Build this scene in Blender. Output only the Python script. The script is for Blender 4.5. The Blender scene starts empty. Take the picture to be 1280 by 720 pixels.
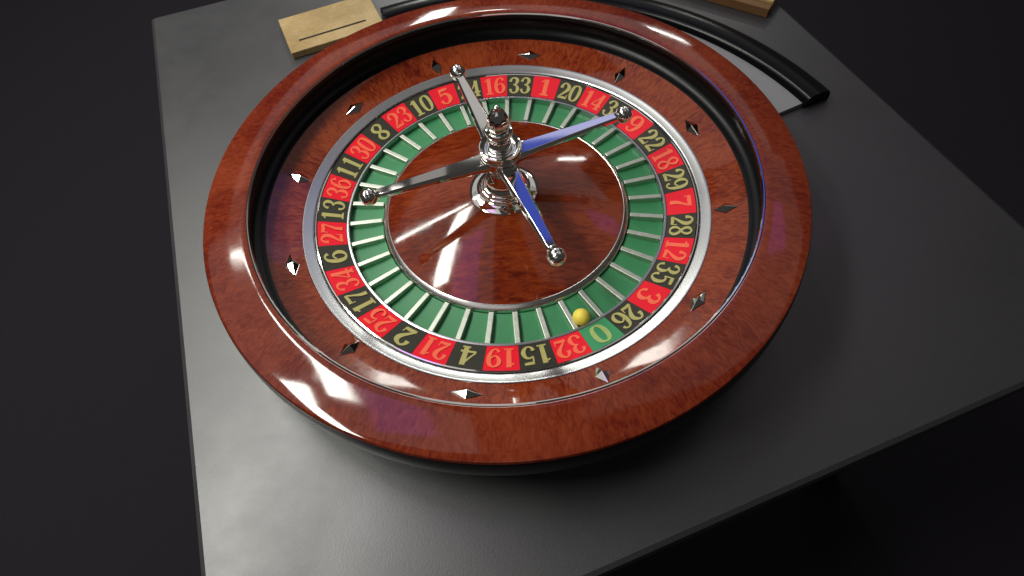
import bpy, math, random
from mathutils import Matrix, Vector
random.seed(7)
U = 0.231            # one modelling unit (radius of the pocket ring) in metres
R = math.radians
scene = bpy.context.scene

# ------------------------------------------------------------------ camera
cam_data = bpy.data.cameras.new('camera')
cam = bpy.data.objects.new('camera', cam_data)
scene.collection.objects.link(cam)
cam_data.sensor_fit = 'HORIZONTAL'
cam_data.sensor_width = 36.0
cam_data.lens = 741.0 / 1280.0 * 36.0
cam_data.clip_start = 0.01
cam_data.clip_end = 60.0
rot = Matrix.Rotation(0.56231, 4, 'X') @ Matrix.Rotation(-0.08889, 4, 'Z')
cam.matrix_world = Matrix.Translation(Vector((-0.004, -2.4666, 2.9012)) * U) @ rot
scene.camera = cam

# ------------------------------------------------------------------ world (dim interior) and exposure
world = bpy.data.worlds.new('World')
scene.world = world
world.use_nodes = True
bg = world.node_tree.nodes['Background']
bg.inputs['Color'].default_value = (1.0, 0.93, 0.86, 1)
bg.inputs['Strength'].default_value = 0.05
scene.view_settings.view_transform = 'Standard'
scene.view_settings.look = 'None'
scene.view_settings.exposure = -0.2
scene.view_settings.gamma = 1.0

# ------------------------------------------------------------------ ceiling lamps, area lights standing in for ceiling bounce, added reflection lamps
def ceiling_lamp(name, x0, x1, y0, y1, radiance, colour, z=9.0):
    d = bpy.data.lights.new(name, 'AREA')
    d.shape = 'RECTANGLE'
    d.size = (x1 - x0) * U
    d.size_y = (y1 - y0) * U
    d.energy = radiance * math.pi * d.size * d.size_y
    d.color = colour
    o = bpy.data.objects.new(name, d)
    o.location = ((x0 + x1) / 2 * U, (y0 + y1) / 2 * U, z * U)
    scene.collection.objects.link(o)
    return o
WHITE = (1.0, 1.0, 0.92)
ceiling_lamp('tube_or_added_lamp', -4.85, -3.95, 0.9, 5.5, 36, WHITE)
ceiling_lamp('tube_or_added_lamp', -6.8, -5.5, -3.2, 1.2, 44, WHITE)  # added lamp that gives the left of the table its sheen
ceiling_lamp('tube_or_added_lamp', -8.3, -4.4, 5.95, 6.3, 44, WHITE)
ceiling_lamp('tube_or_added_lamp', -0.5, 0.5, 12.8, 16.6, 20, WHITE)
ceiling_lamp('tube_or_added_lamp', -3.1, -1.7, 17.5, 25.0, 22, WHITE)
ceiling_lamp('tube_or_added_lamp', 7.3, 9.5, 18.3, 19.4, 26, WHITE)
ceiling_lamp('ceiling_bounce', -13.0, -1.2, -2.0, 7.5, 0.66, (1.0, 0.94, 0.90), 9.3)
ceiling_lamp('ceiling_bounce', 1.4, 10.0, 0.0, 9.0, 0.30, (1.0, 0.94, 0.90), 9.3)
ceiling_lamp('ceiling_bounce', -9.0, 9.0, 9.1, 22.0, 0.52, (1.0, 0.96, 0.94), 9.4)
ceiling_lamp('ceiling_bounce', -9.0, -2.7, 7.6, 9.05, 0.34, (1.0, 0.94, 0.92), 9.3)
ceiling_lamp('ceiling_bounce', -1.95, -1.05, 7.6, 9.05, 0.30, (1.0, 0.94, 0.92), 9.3)
ceiling_lamp('added_arm_glint_lamp', -2.45, -2.15, 7.95, 8.15, 3.0, WHITE, 9.3)  # added small lamp, only there to reflect as a bright patch on the left arm
ceiling_lamp('ceiling_bounce', 0.1, 2.6, 4.7, 6.15, 0.45, (1.0, 0.96, 0.94), 9.3)
ceiling_lamp('ceiling_bounce', -9.0, 0.6, -12.0, -5.2, 0.48, (1.0, 0.95, 0.92), 9.3)
ceiling_lamp('blue_screen_light', 0.2, 2.8, 6.2, 9.4, 0.5, (0.03, 0.11, 1.0), 8.9)
ceiling_lamp('purple_light', -3.7, -2.1, -0.6, 2.4, 1.1, (0.6, 0.1, 1.0), 8.9)
ceiling_lamp('purple_light', 6.6, 8.0, 4.4, 6.3, 0.9, (0.7, 0.1, 0.9), 8.9)

# ------------------------------------------------------------------ materials
def mat(name):
    m = bpy.data.materials.new(name)
    m.use_nodes = True
    return m, m.node_tree.nodes, m.node_tree.links, m.node_tree.nodes['Principled BSDF']

def setp(p, **k):
    for a, b in k.items():
        p.inputs[a.replace('_', ' ')].default_value = b

def plain(name, col, rough=0.5, metal=0.0, coat=0.0, noise=0.0, scale=60, bump=0.0, spec=0.5):
    m, n, l, p = mat(name)
    setp(p, Base_Color=(*col, 1), Roughness=rough, Metallic=metal, Coat_Weight=coat, Coat_Roughness=0.04, Specular_IOR_Level=spec)
    tc = n.new('ShaderNodeTexCoord')
    nz = n.new('ShaderNodeTexNoise')
    nz.inputs['Scale'].default_value = scale
    nz.inputs['Detail'].default_value = 6
    l.new(tc.outputs['Object'], nz.inputs['Vector'])
    if noise:
        mx = n.new('ShaderNodeMix'); mx.data_type = 'RGBA'
        mx.inputs['A'].default_value = (*[c * (1 - noise) for c in col], 1)
        mx.inputs['B'].default_value = (*[min(1, c * (1 + noise)) for c in col], 1)
        l.new(nz.outputs['Fac'], mx.inputs['Factor'])
        l.new(mx.outputs['Result'], p.inputs['Base Color'])
    rr = n.new('ShaderNodeMapRange')
    rr.inputs['To Min'].default_value = rough * 0.75
    rr.inputs['To Max'].default_value = min(1, rough * 1.3)
    l.new(nz.outputs['Fac'], rr.inputs['Value'])
    l.new(rr.outputs['Result'], p.inputs['Roughness'])
    if bump:
        b = n.new('ShaderNodeBump')
        b.inputs['Strength'].default_value = bump
        b.inputs['Distance'].default_value = 0.0006
        l.new(nz.outputs['Fac'], b.inputs['Height'])
        l.new(b.outputs['Normal'], p.inputs['Normal'])
    return m

def wood(name, dark, mid, light, polar=True, fig=1.0, coat_rough=0.06):
    """figured mahogany veneer under lacquer: quilted figure laid out around the axis"""
    m, n, l, p = mat(name)
    tc = n.new('ShaderNodeTexCoord')
    sx = n.new('ShaderNodeSeparateXYZ'); l.new(tc.outputs['Object'], sx.inputs[0])
    def mth(op, a=None, b=None, va=0.0, vb=0.0):
        k = n.new('ShaderNodeMath'); k.operation = op
        k.inputs[0].default_value = va; k.inputs[1].default_value = vb
        if a: l.new(a, k.inputs[0])
        if b: l.new(b, k.inputs[1])
        return k.outputs[0]
    rad = mth('SQRT', mth('ADD', mth('MULTIPLY', sx.outputs[0], sx.outputs[0]), mth('MULTIPLY', sx.outputs[1], sx.outputs[1])))
    ang = mth('ARCTAN2', sx.outputs[1], sx.outputs[0])
    comb = n.new('ShaderNodeCombineXYZ')
    if polar:
        l.new(mth('MULTIPLY', ang, None, 0, 0.30), comb.inputs[0])
        l.new(rad, comb.inputs[1])
    else:
        l.new(sx.outputs[0], comb.inputs[0]); l.new(sx.outputs[1], comb.inputs[1])
    # broad tone
    n1 = n.new('ShaderNodeTexNoise'); n1.inputs['Scale'].default_value = 9; n1.inputs['Detail'].default_value = 5
    l.new(comb.outputs[0], n1.inputs['Vector'])
    # quilted figure: noise stretched
    mp = n.new('ShaderNodeMapping'); mp.inputs['Scale'].default_value = (150, 55, 1) if polar else (34, 120, 1)
    l.new(comb.outputs[0], mp.inputs['Vector'])
    n2 = n.new('ShaderNodeTexNoise'); n2.inputs['Scale'].default_value = 1.0; n2.inputs['Detail'].default_value = 2.5
    n2.inputs['Distortion'].default_value = 1.6
    l.new(mp.outputs[0], n2.inputs['Vector'])
    # fine pores
    mp3 = n.new('ShaderNodeMapping'); mp3.inputs['Scale'].default_value = (900, 120, 1) if polar else (120, 900, 1)
    l.new(comb.outputs[0], mp3.inputs['Vector'])
    n3 = n.new('ShaderNodeTexNoise'); n3.inputs['Scale'].default_value = 1.0; n3.inputs['Detail'].default_value = 3
    l.new(mp3.outputs[0], n3.inputs['Vector'])
    s = mth('ADD', mth('MULTIPLY', n1.outputs['Fac'], None, 0, 0.45), mth('MULTIPLY', n2.outputs['Fac'], None, 0, 0.52 * fig))
    s = mth('ADD', s, mth('MULTIPLY', n3.outputs['Fac'], None, 0, 0.14 + 0.3*(1.0 - min(fig, 1.0))))
    cr = n.new('ShaderNodeValToRGB')
    e = cr.color_ramp.elements
    e[0].position = 0.42; e[0].color = (*dark, 1)
    e[1].position = 0.66; e[1].color = (*light, 1)
    k = e.new(0.52); k.color = (*mid, 1)
    l.new(s, cr.inputs['Fac'])
    l.new(cr.outputs['Color'], p.inputs['Base Color'])
    setp(p, Roughness=0.42, Specular_IOR_Level=0.0, Coat_Weight=1.0, Coat_Roughness=coat_rough, Coat_IOR=1.5)
    b = n.new('ShaderNodeBump'); b.inputs['Strength'].default_value = 0.03; b.inputs['Distance'].default_value = 0.001
    n4 = n.new('ShaderNodeTexNoise'); n4.inputs['Scale'].default_value = 22
    l.new(tc.outputs['Object'], n4.inputs['Vector'])
    l.new(n4.outputs['Fac'], b.inputs['Height'])
    l.new(b.outputs['Normal'], p.inputs['Coat Normal'])
    n5 = n.new('ShaderNodeTexNoise'); n5.inputs['Scale'].default_value = 34; n5.inputs['Detail'].default_value = 7; n5.inputs['Roughness'].default_value = 0.7
    l.new(tc.outputs['Object'], n5.inputs['Vector'])
    mr = n.new('ShaderNodeMapRange'); mr.inputs['From Min'].default_value = 0.35; mr.inputs['From Max'].default_value = 0.7
    mr.inputs['To Min'].default_value = coat_rough * 0.7; mr.inputs['To Max'].default_value = coat_rough * 2.0
    l.new(n5.outputs['Fac'], mr.inputs['Value']); l.new(mr.outputs['Result'], p.inputs['Coat Roughness'])
    return m

M = {}
M['wood_rim'] = wood('lacquered mahogany rim', (0.105, 0.010, 0.005), (0.160, 0.022, 0.008), (0.225, 0.040, 0.015), True, 0.7)
M['wood_apron'] = wood('lacquered mahogany apron', (0.095, 0.009, 0.004), (0.170, 0.022, 0.007), (0.255, 0.046, 0.013), True, 1.1, 0.035)
M['wood_cone'] = wood('lacquered mahogany cone', (0.082, 0.008, 0.003), (0.145, 0.018, 0.005), (0.215, 0.035, 0.008), False, 1.0)
M['chrome'] = plain('polished chrome', (0.80, 0.79, 0.76), 0.05, 1.0, scale=30)
M['steel'] = plain('brushed steel ring', (0.54, 0.55, 0.55), 0.26, 1.0, noise=0.04, scale=9)
M['ring'] = plain('polished ring', (0.82, 0.80, 0.78), 0.24, 1.0, scale=60)
M['fret'] = plain('satin nickel fret', (0.58, 0.62, 0.53), 0.42, 1.0, noise=0.08, scale=120)
M['black'] = plain('black lacquer', (0.004, 0.004, 0.005), 0.2, 0.0, 0.0, scale=25, spec=0.14)
M['track'] = plain('black ball track', (0.004, 0.004, 0.005), 0.3, 0.0, 0.0, scale=25, spec=0.2)
M['green'] = plain('green enamel', (0.031, 0.205, 0.076), 0.42, 0.0, 0.0, noise=0.2, scale=30, bump=0.05)
M['red'] = plain('red enamel', (0.80, 0.004, 0.022), 0.5, 0.0, 0.0, noise=0.06, scale=50, spec=0.25)
M['black_cell'] = plain('black enamel', (0.028, 0.027, 0.018), 0.5, 0.0, 0.0, noise=0.15, scale=50, spec=0.3)
M['green_cell'] = plain('green cell enamel', (0.045, 0.29, 0.12), 0.5, 0.0, 0.0, noise=0.1, scale=50, spec=0.25)
M['gold'] = plain('gold numeral paint', (0.42, 0.38, 0.12), 0.45, 0.0, noise=0.15, scale=150)
M['orange'] = plain('orange gold numeral paint', (0.92, 0.13, 0.05), 0.45, 0.0, noise=0.12, scale=150)
M['lime'] = plain('pale green gold numeral paint', (0.36, 0.48, 0.14), 0.45, 0.0, noise=0.12, scale=150)
M['ball'] = plain('yellow acrylic ball', (0.95, 0.76, 0.10), 0.55, 0.0, 0.0, noise=0.1, scale=60)
M['table'] = plain('grey satin table', (0.020, 0.020, 0.023), 0.40, 0.0, 0.0, noise=0.55, scale=620, bump=0.22, spec=1.0)
_n, _l = M['table'].node_tree.nodes, M['table'].node_tree.links
_p = _n['Principled BSDF']
_tc = _n.new('ShaderNodeTexCoord')
_big = _n.new('ShaderNodeTexNoise'); _big.inputs['Scale'].default_value = 7.0; _big.inputs['Detail'].default_value = 9; _big.inputs['Roughness'].default_value = 0.65
_l.new(_tc.outputs['Object'], _big.inputs['Vector'])
_mr = _n.new('ShaderNodeMapRange'); _mr.inputs['From Min'].default_value = 0.3; _mr.inputs['From Max'].default_value = 0.7
_mr.inputs['To Min'].default_value = 0.35; _mr.inputs['To Max'].default_value = 0.46      # wiped and handled patches
_l.new(_big.outputs['Fac'], _mr.inputs['Value']); _l.new(_mr.outputs['Result'], _p.inputs['Roughness'])
M['beige'] = wood('pale birch', (0.30, 0.20, 0.075), (0.40, 0.28, 0.12), (0.50, 0.36, 0.17), False, 0.35, 0.3)
M['edge_brown'] = plain('brown board edge', (0.14, 0.065, 0.02), 0.5, noise=0.2, scale=80)
M['slot'] = plain('dark slot', (0.012, 0.010, 0.008), 0.8)
M['floor'] = plain('dark carpet', (0.018, 0.016, 0.020), 0.95, noise=0.6, scale=500, bump=0.6, spec=0.05)
M['grey_rail'] = plain('satin grey rail face', (0.20, 0.20, 0.21), 0.30, 0.0, 0.3, noise=0.1, scale=60)

# ------------------------------------------------------------------ mesh helpers
class MB:
    def __init__(self): self.v = []; self.f = []
    def add(self, vs, fs):
        b = len(self.v); self.v += [tuple(x) for x in vs]; self.f += [tuple(b + i for i in q) for q in fs]
    def box(self, x0, x1, y0, y1, z0, z1):
        self.add([(x0,y0,z0),(x1,y0,z0),(x1,y1,z0),(x0,y1,z0),(x0,y0,z1),(x1,y0,z1),(x1,y1,z1),(x0,y1,z1)],
                 [(0,3,2,1),(4,5,6,7),(0,1,5,4),(1,2,6,5),(2,3,7,6),(3,0,4,7)])
    def lathe(self, prof, seg=160, closed=False, a0=0.0, a1=2*math.pi):
        full = abs(a1 - a0 - 2*math.pi) < 1e-6
        ns = seg if full else seg + 1
        vs = []; idx = []
        for (r, z) in prof:
            if r < 1e-6:
                idx.append([len(vs)] * ns); vs.append((0, 0, z))
            else:
                row = []
                for k in range(ns):
                    a = a0 + (a1 - a0) * k / seg
                    row.append(len(vs)); vs.append((r*math.cos(a), r*math.sin(a), z))
                idx.append(row)
        fs = []
        m = len(prof)
        for i in range(m if closed else m - 1):
            A = idx[i]; B = idx[(i+1) % m]
            for k in range(seg):
                k2 = (k+1) % ns
                q = []
                for w in (A[k], A[k2], B[k2], B[k]):
                    if w not in q: q.append(w)
                if len(q) > 2: fs.append(q)
        if not full and closed:
            fs.append([r[0] for r in idx]); fs.append([r[-1] for r in idx][::-1])
        self.add(vs, fs)
    def mesh(self, name, material, smooth=True, sharp=35):
        me = bpy.data.meshes.new(name)
        me.from_pydata([(x*U, y*U, z*U) for x, y, z in self.v], [], self.f)
        me.validate()
        import bmesh
        bm = bmesh.new(); bm.from_mesh(me)
        bmesh.ops.recalc_face_normals(bm, faces=bm.faces)
        bm.to_mesh(me); bm.free()
        if smooth:
            for p in me.polygons: p.use_smooth = True
            me.set_sharp_from_angle(angle=R(sharp))
        me.materials.append(material)
        return me

def link(name, me, parent=None, loc=None, rz=0.0, bevel=0.0):
    o = bpy.data.objects.new(name, me)
    scene.collection.objects.link(o)
    if parent is not None:
        o.parent = parent
        o.location = loc if loc is not None else (-Vector(parent.location) if parent.type == 'EMPTY' else Vector((0,0,0)))
    elif loc is not None: o.location = loc
    o.rotation_euler = (0, 0, rz)
    if bevel:
        b = o.modifiers.new('bevel', 'BEVEL'); b.width = bevel * U; b.segments = 2; b.limit_method = 'ANGLE'; b.angle_limit = R(40)
    return o

def empty(name, loc):
    o = bpy.data.objects.new(name, None)
    o.empty_display_size = 0.05
    scene.collection.objects.link(o)
    o.location = Vector(loc) * U
    return o

def tag(o, label, cat, group=None):
    o['label'] = label; o['category'] = cat
    if group: o['group'] = group
    return o

def lathe_obj(name, prof, material, parent, closed=False, seg=160, sharp=35, a0=0.0, a1=2*math.pi):
    b = MB(); b.lathe(prof, seg, closed, a0, a1)
    return link(name, b.mesh(name, material, True, sharp), parent)

ZT = -0.20           # table top
ZF = -3.60           # floor

# ------------------------------------------------------------------ setting: floor and table
b = MB(); b.box(-40, 40, -40, 40, ZF - 0.2, ZF)
fl = link('floor', b.mesh('floor', M['floor'], False)); fl['kind'] = 'structure'

TA = R(16.8)
tab = empty('table', (0, 0, ZF)); tag(tab, 'grey leather-look table carrying the roulette wheel, its front edge at the bottom', 'table')
tab.rotation_euler = (0, 0, TA)
TL, TR_, TF, TBk = -2.15, 3.0, -2.147, 3.5
def tpart(name, bb, material, bevel=0.0):
    o = link(name, bb.mesh(name, material, False), tab, Vector((0, 0, -ZF * U)), 0, bevel); return o
b = MB(); b.box(TL, TR_, TF, TBk, ZT - 0.14, ZT); tpart('table_top', b, M['table'], 0.035)
for sx, sy in ((TL + .2, TF + .2), (TR_ - .45, TF + .2), (TL + .2, TBk - .45), (TR_ - .45, TBk - .45)):
    b = MB(); b.box(sx, sx + .25, sy, sy + .25, ZF, ZT - 0.143); tpart('leg', b, M['black'], 0.01)
b = MB(); b.box(TL + .3, TR_ - .3, TF + .3, TF + .36, ZT - 0.5, ZT - 0.143); tpart('table_apron', b, M['black'], 0.005)

# ------------------------------------------------------------------ wheel bowl
bowl = empty('roulette_bowl', (0, 0, ZT))
tag(bowl, 'round mahogany roulette bowl with black ball track and twelve chrome diamonds', 'roulette wheel')
rim = lathe_obj('rim', [(1.488, 0.346), (1.494, 0.3495), (1.53, 0.3485), (1.58, 0.3455), (1.64, 0.340), (1.69, 0.3335), (1.722, 0.329),
                  (1.733, 0.325), (1.7385, 0.317), (1.7385, 0.302), (1.488, 0.302)], M['wood_rim'], bowl, True, 200)
lathe_obj('inner_trim', [(1.4735, 0.339), (1.473, 0.344), (1.476, 0.3485), (1.481, 0.350), (1.4855, 0.348), (1.4865, 0.344), (1.4865, 0.339)], M['chrome'], bowl, True, 200)
lathe_obj('ball_track', [(1.435, 0.138), (1.452, 0.150), (1.475, 0.154), (1.50, 0.163), (1.522, 0.183), (1.535, 0.212), (1.538, 0.25), (1.532, 0.28),
                   (1.515, 0.300), (1.486, 0.305), (1.474, 0.312), (1.474, 0.338), (1.4865, 0.338), (1.487, 0.3005), (1.56, 0.298), (1.56, 0.13)], M['track'], bowl, True, 200)
lathe_obj('apron', [(1.262, 0.073), (1.30, 0.0885), (1.36, 0.113), (1.42, 0.137), (1.4515, 0.1515), (1.45, 0.10), (1.27, 0.02)], M['wood_apron'], bowl, True, 200)
lathe_obj('steel_ring', [(1.196, 0.030), (1.196, 0.052), (1.200, 0.0575), (1.206, 0.060), (1.245, 0.071), (1.252, 0.0755), (1.258, 0.076), (1.2615, 0.072),
                   (1.2615, 0.030)], M['steel'], bowl, True, 200)
lathe_obj('outer_moulding', [(1.7315, 0.299), (1.743, 0.299), (1.748, 0.27), (1.750, 0.22), (1.748, 0.17), (1.742, 0.135), (1.730, 0.125), (1.70, 0.122),
                       (1.66, 0.10), (1.645, 0.04), (1.65, -0.04), (1.665, -0.10), (1.665, -0.17), (1.655, ZT + 0.002), (1.50, ZT + 0.002), (1.50, 0.128), (1.565, 0.128), (1.565, 0.299)],
          M['black'], bowl, True, 200)
lathe_obj('inner_pan', [(0.0, -0.16), (1.0, -0.14), (1.19, -0.06), (1.194, 0.04), (1.199, 0.028), (1.269, 0.018), (1.448, 0.095), (1.498, 0.10), (1.498, ZT + 0.003), (0.0, ZT + 0.003)], M['black'], bowl, False, 120)

# diamonds (ball deflectors): every 30 degrees, alternately along and across the slope
def diamond(along_radius):
    bb = MB()
    L, W, H = 0.088, 0.041, 0.030
    if along_radius: L = 0.072
    pts = [(L, 0, 0), (0, W, 0), (-L, 0, 0), (0, -W, 0)]
    base = [(x, y, -0.006) for x, y, z in pts]; mid = [(x, y, 0.004) for x, y, z in pts]
    bb.add(base + mid + [(0, 0, H)], [(0,1,5,4),(1,2,6,5),(2,3,7,6),(3,0,4,7),(4,5,8),(5,6,8),(6,7,8),(7,4,8),(3,2,1,0)])
    slope = math.atan2(0.137 - 0.0885, 1.42 - 1.30)
    rc = 1.335; zc = 0.0885 + (rc - 1.30) * (0.137 - 0.0885) / 0.12
    out = []
    for x, y, z in bb.v:
        rr, tt = (x, y) if along_radius else (-y, x)
        out.append((rc + rr*math.cos(slope) - z*math.sin(slope), tt, zc + rr*math.sin(slope) + z*math.cos(slope)))
    bb.v = out
    return bb.mesh('diamond', M['chrome'], False)
dm = [diamond(False), diamond(True)]
for k in range(12):
    link('diamond', dm[k % 2], bowl, None, R(78 + 30*k), 0.003)

# ------------------------------------------------------------------ rotor
rotor = empty('wheel_rotor', (0, 0, -0.13))
tag(rotor, 'spinning rotor with green pockets, red and black numbers and chrome turret', 'roulette rotor')
cone_prof = [(0.2, 0.134), (0.26, 0.122), (0.35, 0.101), (0.45, 0.0775), (0.55, 0.052), (0.65, 0.0255), (0.72, 0.0065), (0.7445, -0.0005), (0.7445, -0.04), (0.2, -0.04)]
lathe_obj('cone', cone_prof, M['wood_cone'], rotor, True, 160)
lathe_obj('cone_ring', [(0.746, -0.05), (0.746, 0.0005), (0.749, 0.0018), (0.753, 0.000), (0.774, -0.0135), (0.778, -0.019), (0.779, -0.030), (0.784, -0.044), (0.784, -0.055)], M['ring'], rotor, True, 160)
lathe_obj('pocket_ring', [(0.992, -0.05), (0.992, -0.003), (0.995, 0.001), (1.003, 0.002), (1.009, 0.000), (1.010, -0.006), (1.010, -0.05)], M['steel'], rotor, True, 160)
lathe_obj('number_rim', [(1.178, 0.030), (1.178, 0.0515), (1.182, 0.0555), (1.189, 0.055), (1.192, 0.050), (1.192, 0.030)], M['chrome'], rotor, True, 160)
lathe_obj('rotor_body', [(0.15, -0.045), (0.76, -0.062), (1.00, -0.062), (1.185, 0.022), (1.185, -0.03), (1.0, -0.12), (0.15, -0.12)], M['black'], rotor, True, 160)

SEQ = [0, 32, 15, 19, 4, 21, 2, 25, 17, 34, 6, 27, 13, 36, 11, 30, 8, 23, 10, 5, 24, 16, 33, 1, 20, 14, 31, 9, 22, 18, 29, 7, 28, 12, 35, 3, 26]
REDS = {1,3,5,7,9,12,14,16,18,19,21,23,25,27,30,32,34,36}
STEP = 2*math.pi/37
A0 = R(-65.6)
def ring_z(r): return 0.0 + (r - 1.010) * (0.050 / 0.168)

# pocket floor, one per number
b = MB()
gap = 0.0
r0, r1 = 0.786, 0.9915
vs = []; n = 5
for i in range(n):
    a = -STEP/2*0.995 + STEP*0.995*i/(n-1)
    for r, z in ((r0, -0.040), (0.84, -0.0455), (0.93, -0.0475), (r1, -0.044), (r1, -0.058), (r0, -0.058)):
        vs.append((r*math.cos(a), r*math.sin(a), z))
fs = []
for i in range(n-1):
    for j in range(6):
        j2 = (j+1) % 6
        fs.append((i*6+j, i*6+j2, (i+1)*6+j2, (i+1)*6+j))
fs.append(tuple(range(6))); fs.append(tuple((n-1)*6+j for j in reversed(range(6))))
b.add(vs, fs)
pocket_me = b.mesh('pocket', M['green'], True, 30)

# fret between pockets
b = MB()
w = 0.0175; rr0, rr1 = 0.787, 0.9905
zt0, zt1 = -0.014, -0.010
b.add([(rr0,-w,-0.05),(rr1,-w,-0.05),(rr1,w,-0.05),(rr0,w,-0.05),
       (rr0,-w*0.85,zt0),(rr1,-w*0.85,zt1),(rr1,w*0.85,zt1),(rr0,w*0.85,zt0)],
      [(0,3,2,1),(4,5,6,7),(0,1,5,4),(1,2,6,5),(2,3,7,6),(3,0,4,7)])
fret_me = b.mesh('fret', M['fret'], False)

# number cells
def cell_mesh(m):
    bb = MB(); vs = []; n = 7
    a_h = STEP/2*0.992
    for i in range(n):
        a = -a_h + 2*a_h*i/(n-1)
        for r, dz in ((1.0115, 0), (1.060, 0), (1.12, 0), (1.1765, 0), (1.1765, -0.02), (1.0115, -0.02)):
            vs.append((r*math.cos(a), r*math.sin(a), ring_z(r) + dz))
    fs = []
    for i in range(n-1):
        for j in range(6):
            j2 = (j+1) % 6
            fs.append((i*6+j, i*6+j2, (i+1)*6+j2, (i+1)*6+j))
    fs.append(tuple(range(6))); fs.append(tuple((n-1)*6+j for j in reversed(range(6))))
    bb.add(vs, fs)
    return bb.mesh('number_cell', m, True, 30)
cells = {'r': cell_mesh(M['red']), 'b': cell_mesh(M['black_cell']), 'g': cell_mesh(M['green_cell'])}

# bold serif digits as strokes: (x, y, width) in a unit box
G = {
 0: [[(.50,.95,.11),(.22,.84,.22),(.13,.5,.27),(.22,.16,.22),(.50,.05,.11),(.78,.16,.22),(.87,.5,.27),(.78,.84,.22),(.50,.95,.11)]],
 1: [[(.54,.03,.30),(.54,.97,.30)], [(.60,.93,.10),(.40,.86,.12),(.18,.80,.10)], [(.20,.05,.11),(.88,.05,.11)]],
 2: [[(.18,.66,.26),(.20,.80,.20),(.34,.93,.13),(.56,.94,.15),(.80,.80,.27),(.80,.62,.29),(.58,.42,.20),(.28,.22,.13),(.12,.08,.10)], [(.08,.11,.20),(.50,.12,.22),(.86,.10,.18)], [(.86,.06,.09),(.91,.32,.06)]],
 3: [[(.16,.72,.22),(.24,.86,.16),(.46,.95,.11),(.72,.88,.22),(.79,.74,.27),(.66,.58,.16),(.42,.53,.09)], [(.42,.53,.09),(.70,.48,.16),(.84,.28,.28),(.72,.11,.20),(.46,.04,.11),(.22,.12,.17),(.14,.27,.22)]],
 4: [[(.68,.03,.27),(.68,.97,.27)], [(.66,.93,.12),(.38,.60,.10),(.06,.30,.09)], [(.04,.28,.13),(.98,.28,.13)], [(.44,.05,.10),(.94,.05,.10)]],
 5: [[(.24,.92,.10),(.22,.54,.10)], [(.20,.88,.20),(.50,.89,.22),(.84,.91,.17)], [(.22,.54,.10),(.42,.62,.13),(.70,.58,.20),(.86,.34,.29),(.72,.12,.21),(.46,.04,.11),(.22,.12,.18),(.14,.27,.24)]],
 6: [[(.80,.80,.20),(.70,.91,.14),(.50,.95,.10),(.26,.82,.20),(.14,.50,.28),(.22,.18,.24),(.50,.05,.11),(.78,.16,.22),(.86,.34,.26),(.74,.52,.18),(.52,.59,.10),(.30,.48,.12)]],
 7: [[(.10,.87,.20),(.50,.86,.22),(.90,.88,.18)], [(.12,.96,.08),(.08,.66,.07)], [(.86,.84,.12),(.64,.54,.16),(.48,.30,.25),(.44,.03,.31)]],
 8: [[(.50,.95,.11),(.24,.86,.19),(.19,.72,.22),(.34,.57,.19),(.68,.42,.22),(.85,.25,.23),(.74,.10,.19),(.50,.04,.11),(.24,.11,.19),(.15,.26,.22),(.32,.43,.14),(.66,.58,.14),(.80,.74,.20),(.74,.87,.17),(.50,.95,.11)]],
 9: [[(.20,.20,.20),(.30,.09,.14),(.50,.05,.10),(.74,.18,.20),(.86,.50,.28),(.78,.82,.24),(.50,.95,.11),(.22,.84,.22),(.14,.66,.26),(.26,.48,.18),(.48,.41,.10),(.70,.52,.12)]],
}
def catmull(pts, sub=7):
    if len(pts) == 2: return pts
    closed = pts[0] == pts[-1]
    out = []
    N = len(pts)
    for i in range(N - 1):
        p1 = pts[i]; p2 = pts[i+1]
        p0 = pts[i-1] if i > 0 else (pts[-2] if closed else p1)
        p3 = pts[i+2] if i + 2 < N else (pts[1] if closed else p2)
        for s in range(sub):
            t = s/sub
            out.append(tuple(0.5*((2*p1[c]) + (-p0[c]+p2[c])*t + (2*p0[c]-5*p1[c]+4*p2[c]-p3[c])*t*t + (-p0[c]+3*p1[c]-3*p2[c]+p3[c])*t**3) for c in range(3)))
    out.append(pts[-1])
    return out
def numeral_mesh(num, m):
    s = str(num)
    H = 0.134
    W = 0.078 if len(s) == 2 else 0.094
    gapw = 0.004
    tot = W*len(s) + gapw*(len(s)-1)
    bb = MB(); layer = 0
    for ci, ch in enumerate(s):
        ox = -tot/2 + ci*(W + gapw)
        for st in G[int(ch)]:
            pts = catmull(st)
            lift = 0.0016 + 0.0005*layer; layer += 1
            vs = []; fs = []
            for i, (x, y, wd) in enumerate(pts):
                a = pts[max(0, i-1)]; c = pts[min(len(pts)-1, i+1)]
                if st[0] == st[-1] and len(st) > 2:
                    if i == 0: a = pts[-2]
                    if i == len(pts)-1: c = pts[1]
                tx = (c[0]-a[0])*W; ty = (c[1]-a[1])*H
                ln = math.hypot(tx, ty) or 1
                nx, ny = -ty/ln, tx/ln
                hw = wd*W*0.56
                for sg in (-1, 1):
                    px = ox + x*W + sg*nx*hw
                    py = (y - 0.5)*H + sg*ny*hw
                    r = 1.094 + py
                    ang = -px/1.094
                    vs.append((r*math.cos(ang), r*math.sin(ang), ring_z(r) + lift + (0.00005*i)))
                if i: fs.append((2*i-2, 2*i-1, 2*i+1, 2*i))
            bb.add(vs, fs)
    me = bb.mesh('numeral', m, False)
    return me
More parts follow.
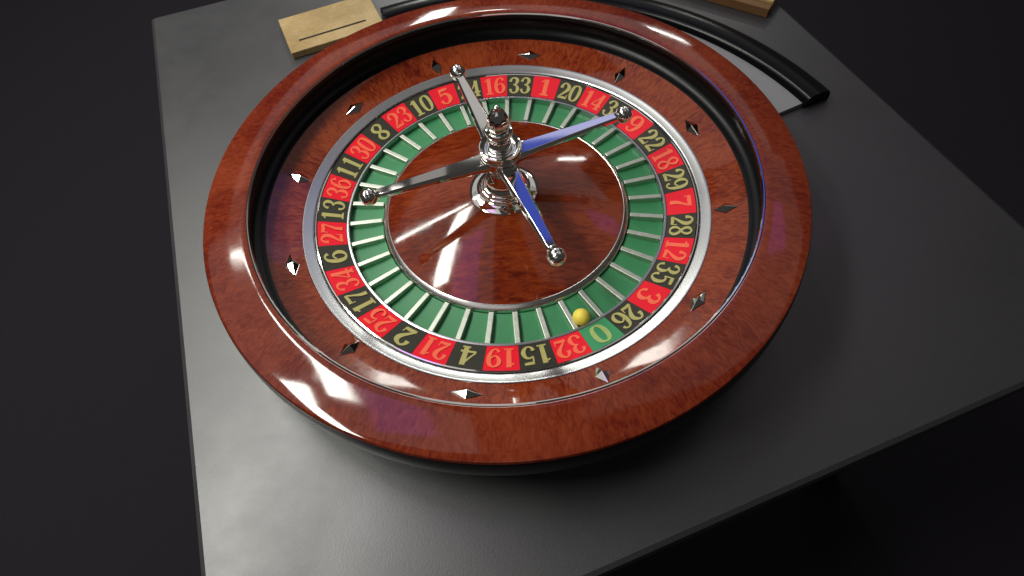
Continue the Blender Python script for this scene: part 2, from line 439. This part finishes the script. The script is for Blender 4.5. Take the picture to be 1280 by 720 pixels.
for k, num in enumerate(SEQ):
    a = A0 - k*STEP
    link('pocket', pocket_me, rotor, None, a)
    link('fret', fret_me, rotor, None, a + STEP/2, 0.003)
    kind = 'g' if num == 0 else ('r' if num in REDS else 'b')
    c = link('number_cell', cells[kind], rotor, None, a)
    c['label'] = {'g': 'green', 'r': 'red', 'b': 'black'}[kind] + ' number cell reading %d' % num
    link('numeral', numeral_mesh(num, M[{'g': 'lime', 'r': 'orange', 'b': 'gold'}[kind]]), c)

# turret
tur = lathe_obj('turret', [(0.0, 0.10), (0.206, 0.128), (0.212, 0.134), (0.211, 0.141), (0.200, 0.1475), (0.175, 0.153), (0.150, 0.158), (0.146, 0.164), (0.146, 0.170),
                     (0.139, 0.176), (0.131, 0.178), (0.129, 0.186), (0.122, 0.192), (0.114, 0.194), (0.112, 0.202), (0.104, 0.210), (0.096, 0.222), (0.091, 0.24),
                     (0.089, 0.27), (0.089, 0.32), (0.091, 0.345), (0.097, 0.352), (0.097, 0.362), (0.092, 0.368), (0.096, 0.376), (0.108, 0.384), (0.112, 0.395), (0.112, 0.44), (0.0, 0.45)],
                M['chrome'], rotor, False, 72, 50)
lathe_obj('collar', [(0.0, 0.438), (0.113, 0.438), (0.121, 0.446), (0.121, 0.458), (0.116, 0.464), (0.119, 0.472), (0.122, 0.492), (0.120, 0.500), (0.114, 0.502), (0.108, 0.496),
               (0.100, 0.482), (0.080, 0.474), (0.064, 0.478), (0.057, 0.490), (0.059, 0.506), (0.066, 0.516), (0.066, 0.526), (0.057, 0.535), (0.052, 0.548), (0.052, 0.565), (0.058, 0.578),
               (0.070, 0.588), (0.078, 0.600), (0.080, 0.614), (0.077, 0.626), (0.070, 0.631), (0.060, 0.628), (0.0, 0.626)], M['chrome'], tur, False, 72, 50)
b = MB()
b.lathe([(0.0, 0.620), (0.050, 0.627), (0.060, 0.640), (0.0645, 0.660), (0.0635, 0.680), (0.059, 0.702), (0.050, 0.724), (0.038, 0.742), (0.027, 0.753), (0.021, 0.757), (0.019, 0.762),
         (0.020, 0.770), (0.016, 0.778), (0.009, 0.782), (0.0, 0.783)], 96)
fl = []
for x, y, z in b.v:                       # shallow flutes round the acorn
    k = 1.0 - 0.075*abs(math.sin(5*math.atan2(y, x))) * max(0.0, min(1.0, (0.755 - z)/0.03)) * max(0.0, min(1.0, (z - 0.63)/0.02))
    fl.append((x*k, y*k, z))
b.v = fl
link('finial', b.mesh('finial', M['chrome'], True, 60), tur)

# arms
def arm_mesh():
    bb = MB(); secs = []
    for s in range(9):
        t = s/8.0
        r = 0.085 + t*(0.735 - 0.085)
        w = 0.066 - 0.037*(t ** 0.75)
        zc = 0.412 + 0.024*t
        h = 0.040 - 0.014*t
        secs.append([(r, -w, zc - h*0.5), (r, -w, zc + h*0.15), (r, -w*0.72, zc + h*0.62), (r, w*0.72, zc + h*0.62), (r, w, zc + h*0.15), (r, w, zc - h*0.5), (r, w*0.6, zc - h*0.8), (r, -w*0.6, zc - h*0.8)])
    vs = [q for s in secs for q in s]; fs = []
    for s in range(8):
        for j in range(8):
            j2 = (j+1) % 8
            fs.append((s*8+j, s*8+j2, (s+1)*8+j2, (s+1)*8+j))
    fs.append(tuple(range(8))); fs.append(tuple(64+j for j in range(8)))
    bb.add(vs, fs)
    return bb.mesh('arm', M['chrome'], True, 20)
def knob_mesh():
    prof = [(0.0, 0.724), (0.024, 0.724), (0.031, 0.729), (0.031, 0.736), (0.026, 0.741), (0.030, 0.746), (0.042, 0.754), (0.0485, 0.768), (0.050, 0.782), (0.049, 0.786), (0.0465, 0.789), (0.048, 0.793), (0.046, 0.806), (0.037, 0.820), (0.022, 0.829), (0.0, 0.832)]
    bb = MB(); bb.lathe(prof, 40)
    bb.v = [(z, y, x + 0.434) for x, y, z in bb.v]
    return bb.mesh('knob', M['chrome'], True, 40)
am, km = arm_mesh(), knob_mesh()
for a in (107, 17.3, -72.6, -162.5):
    o = link('arm', am, rotor, None, R(a), 0.0025)
    link('knob', km, o)

# ------------------------------------------------------------------ ball
b = MB(); seg = 32; prof = [(0.049*math.sin(math.pi*i/20), -0.049*math.cos(math.pi*i/20)) for i in range(21)]
prof[0] = (0.0, -0.049); prof[-1] = (0.0, 0.049)
b.lathe(prof, seg)
ba = R(-67.2)
ball = link('roulette_ball', b.mesh('roulette_ball', M['ball'], True, 180), None, Vector((0.945*math.cos(ba), 0.945*math.sin(ba), 0.0025))*U)
tag(ball, 'small yellow ball resting in the green pocket of the zero', 'ball')

# ------------------------------------------------------------------ behind the wheel: curved rail and boards on the table
rail = empty('curved_rail', (0, 2.4, ZT)); tag(rail, 'black curved rail with grey inner face behind the wheel', 'rail')
lathe_obj('rail_body', [(2.40, ZT + 0.001), (2.40, ZT + 0.05), (2.42, ZT + 0.085), (2.46, ZT + 0.10), (2.56, ZT + 0.10), (2.60, ZT + 0.085), (2.62, ZT + 0.05), (2.62, ZT + 0.001)],
          M['black'], rail, True, 80, 50, R(20), R(111))
lathe_obj('rail_face', [(2.16, ZT + 0.002), (2.16, ZT + 0.02), (2.18, ZT + 0.03), (2.39, ZT + 0.04), (2.398, ZT + 0.03), (2.398, ZT + 0.002)], M['grey_rail'], rail, True, 80, 35, R(20.5), R(110))

def board(name, label, cx, cy, w, d, h, rz, brown_edge=False, slot=False):
    t = empty(name, (cx, cy, ZT)); t.rotation_euler = (0, 0, rz); tag(t, label, 'board')
    b = MB(); b.box(-w/2, w/2, -d/2, d/2, 0.001, h); o = link('panel', b.mesh('panel', M['beige'], False), t, Vector((0,0,0)), 0, 0.006)
    if brown_edge:
        b = MB(); b.box(-w/2, w/2, -d/2 - 0.09, -d/2 - 0.001, 0.001, h - 0.02); link('edge_strip', b.mesh('edge_strip', M['edge_brown'], False), t, Vector((0,0,0)), 0, 0.006)
    if slot:
        b = MB(); b.box(-w/2 + 0.1, w/2 - 0.13, -0.13, -0.113, h + 0.0015, h + 0.004); link('slot', b.mesh('slot', M['slot'], False), t, Vector((0,0,0)))
    return t
board('wooden_board', 'pale wooden board with a dark slot, at the left behind the wheel', -1.36, 2.32, 0.82, 0.52, 0.06, R(20), False, True)
board('wooden_board', 'pale wooden board with brown front edge, behind the black rail', 2.05, 2.66, 1.3, 0.7, 0.10, R(-36), True, False)
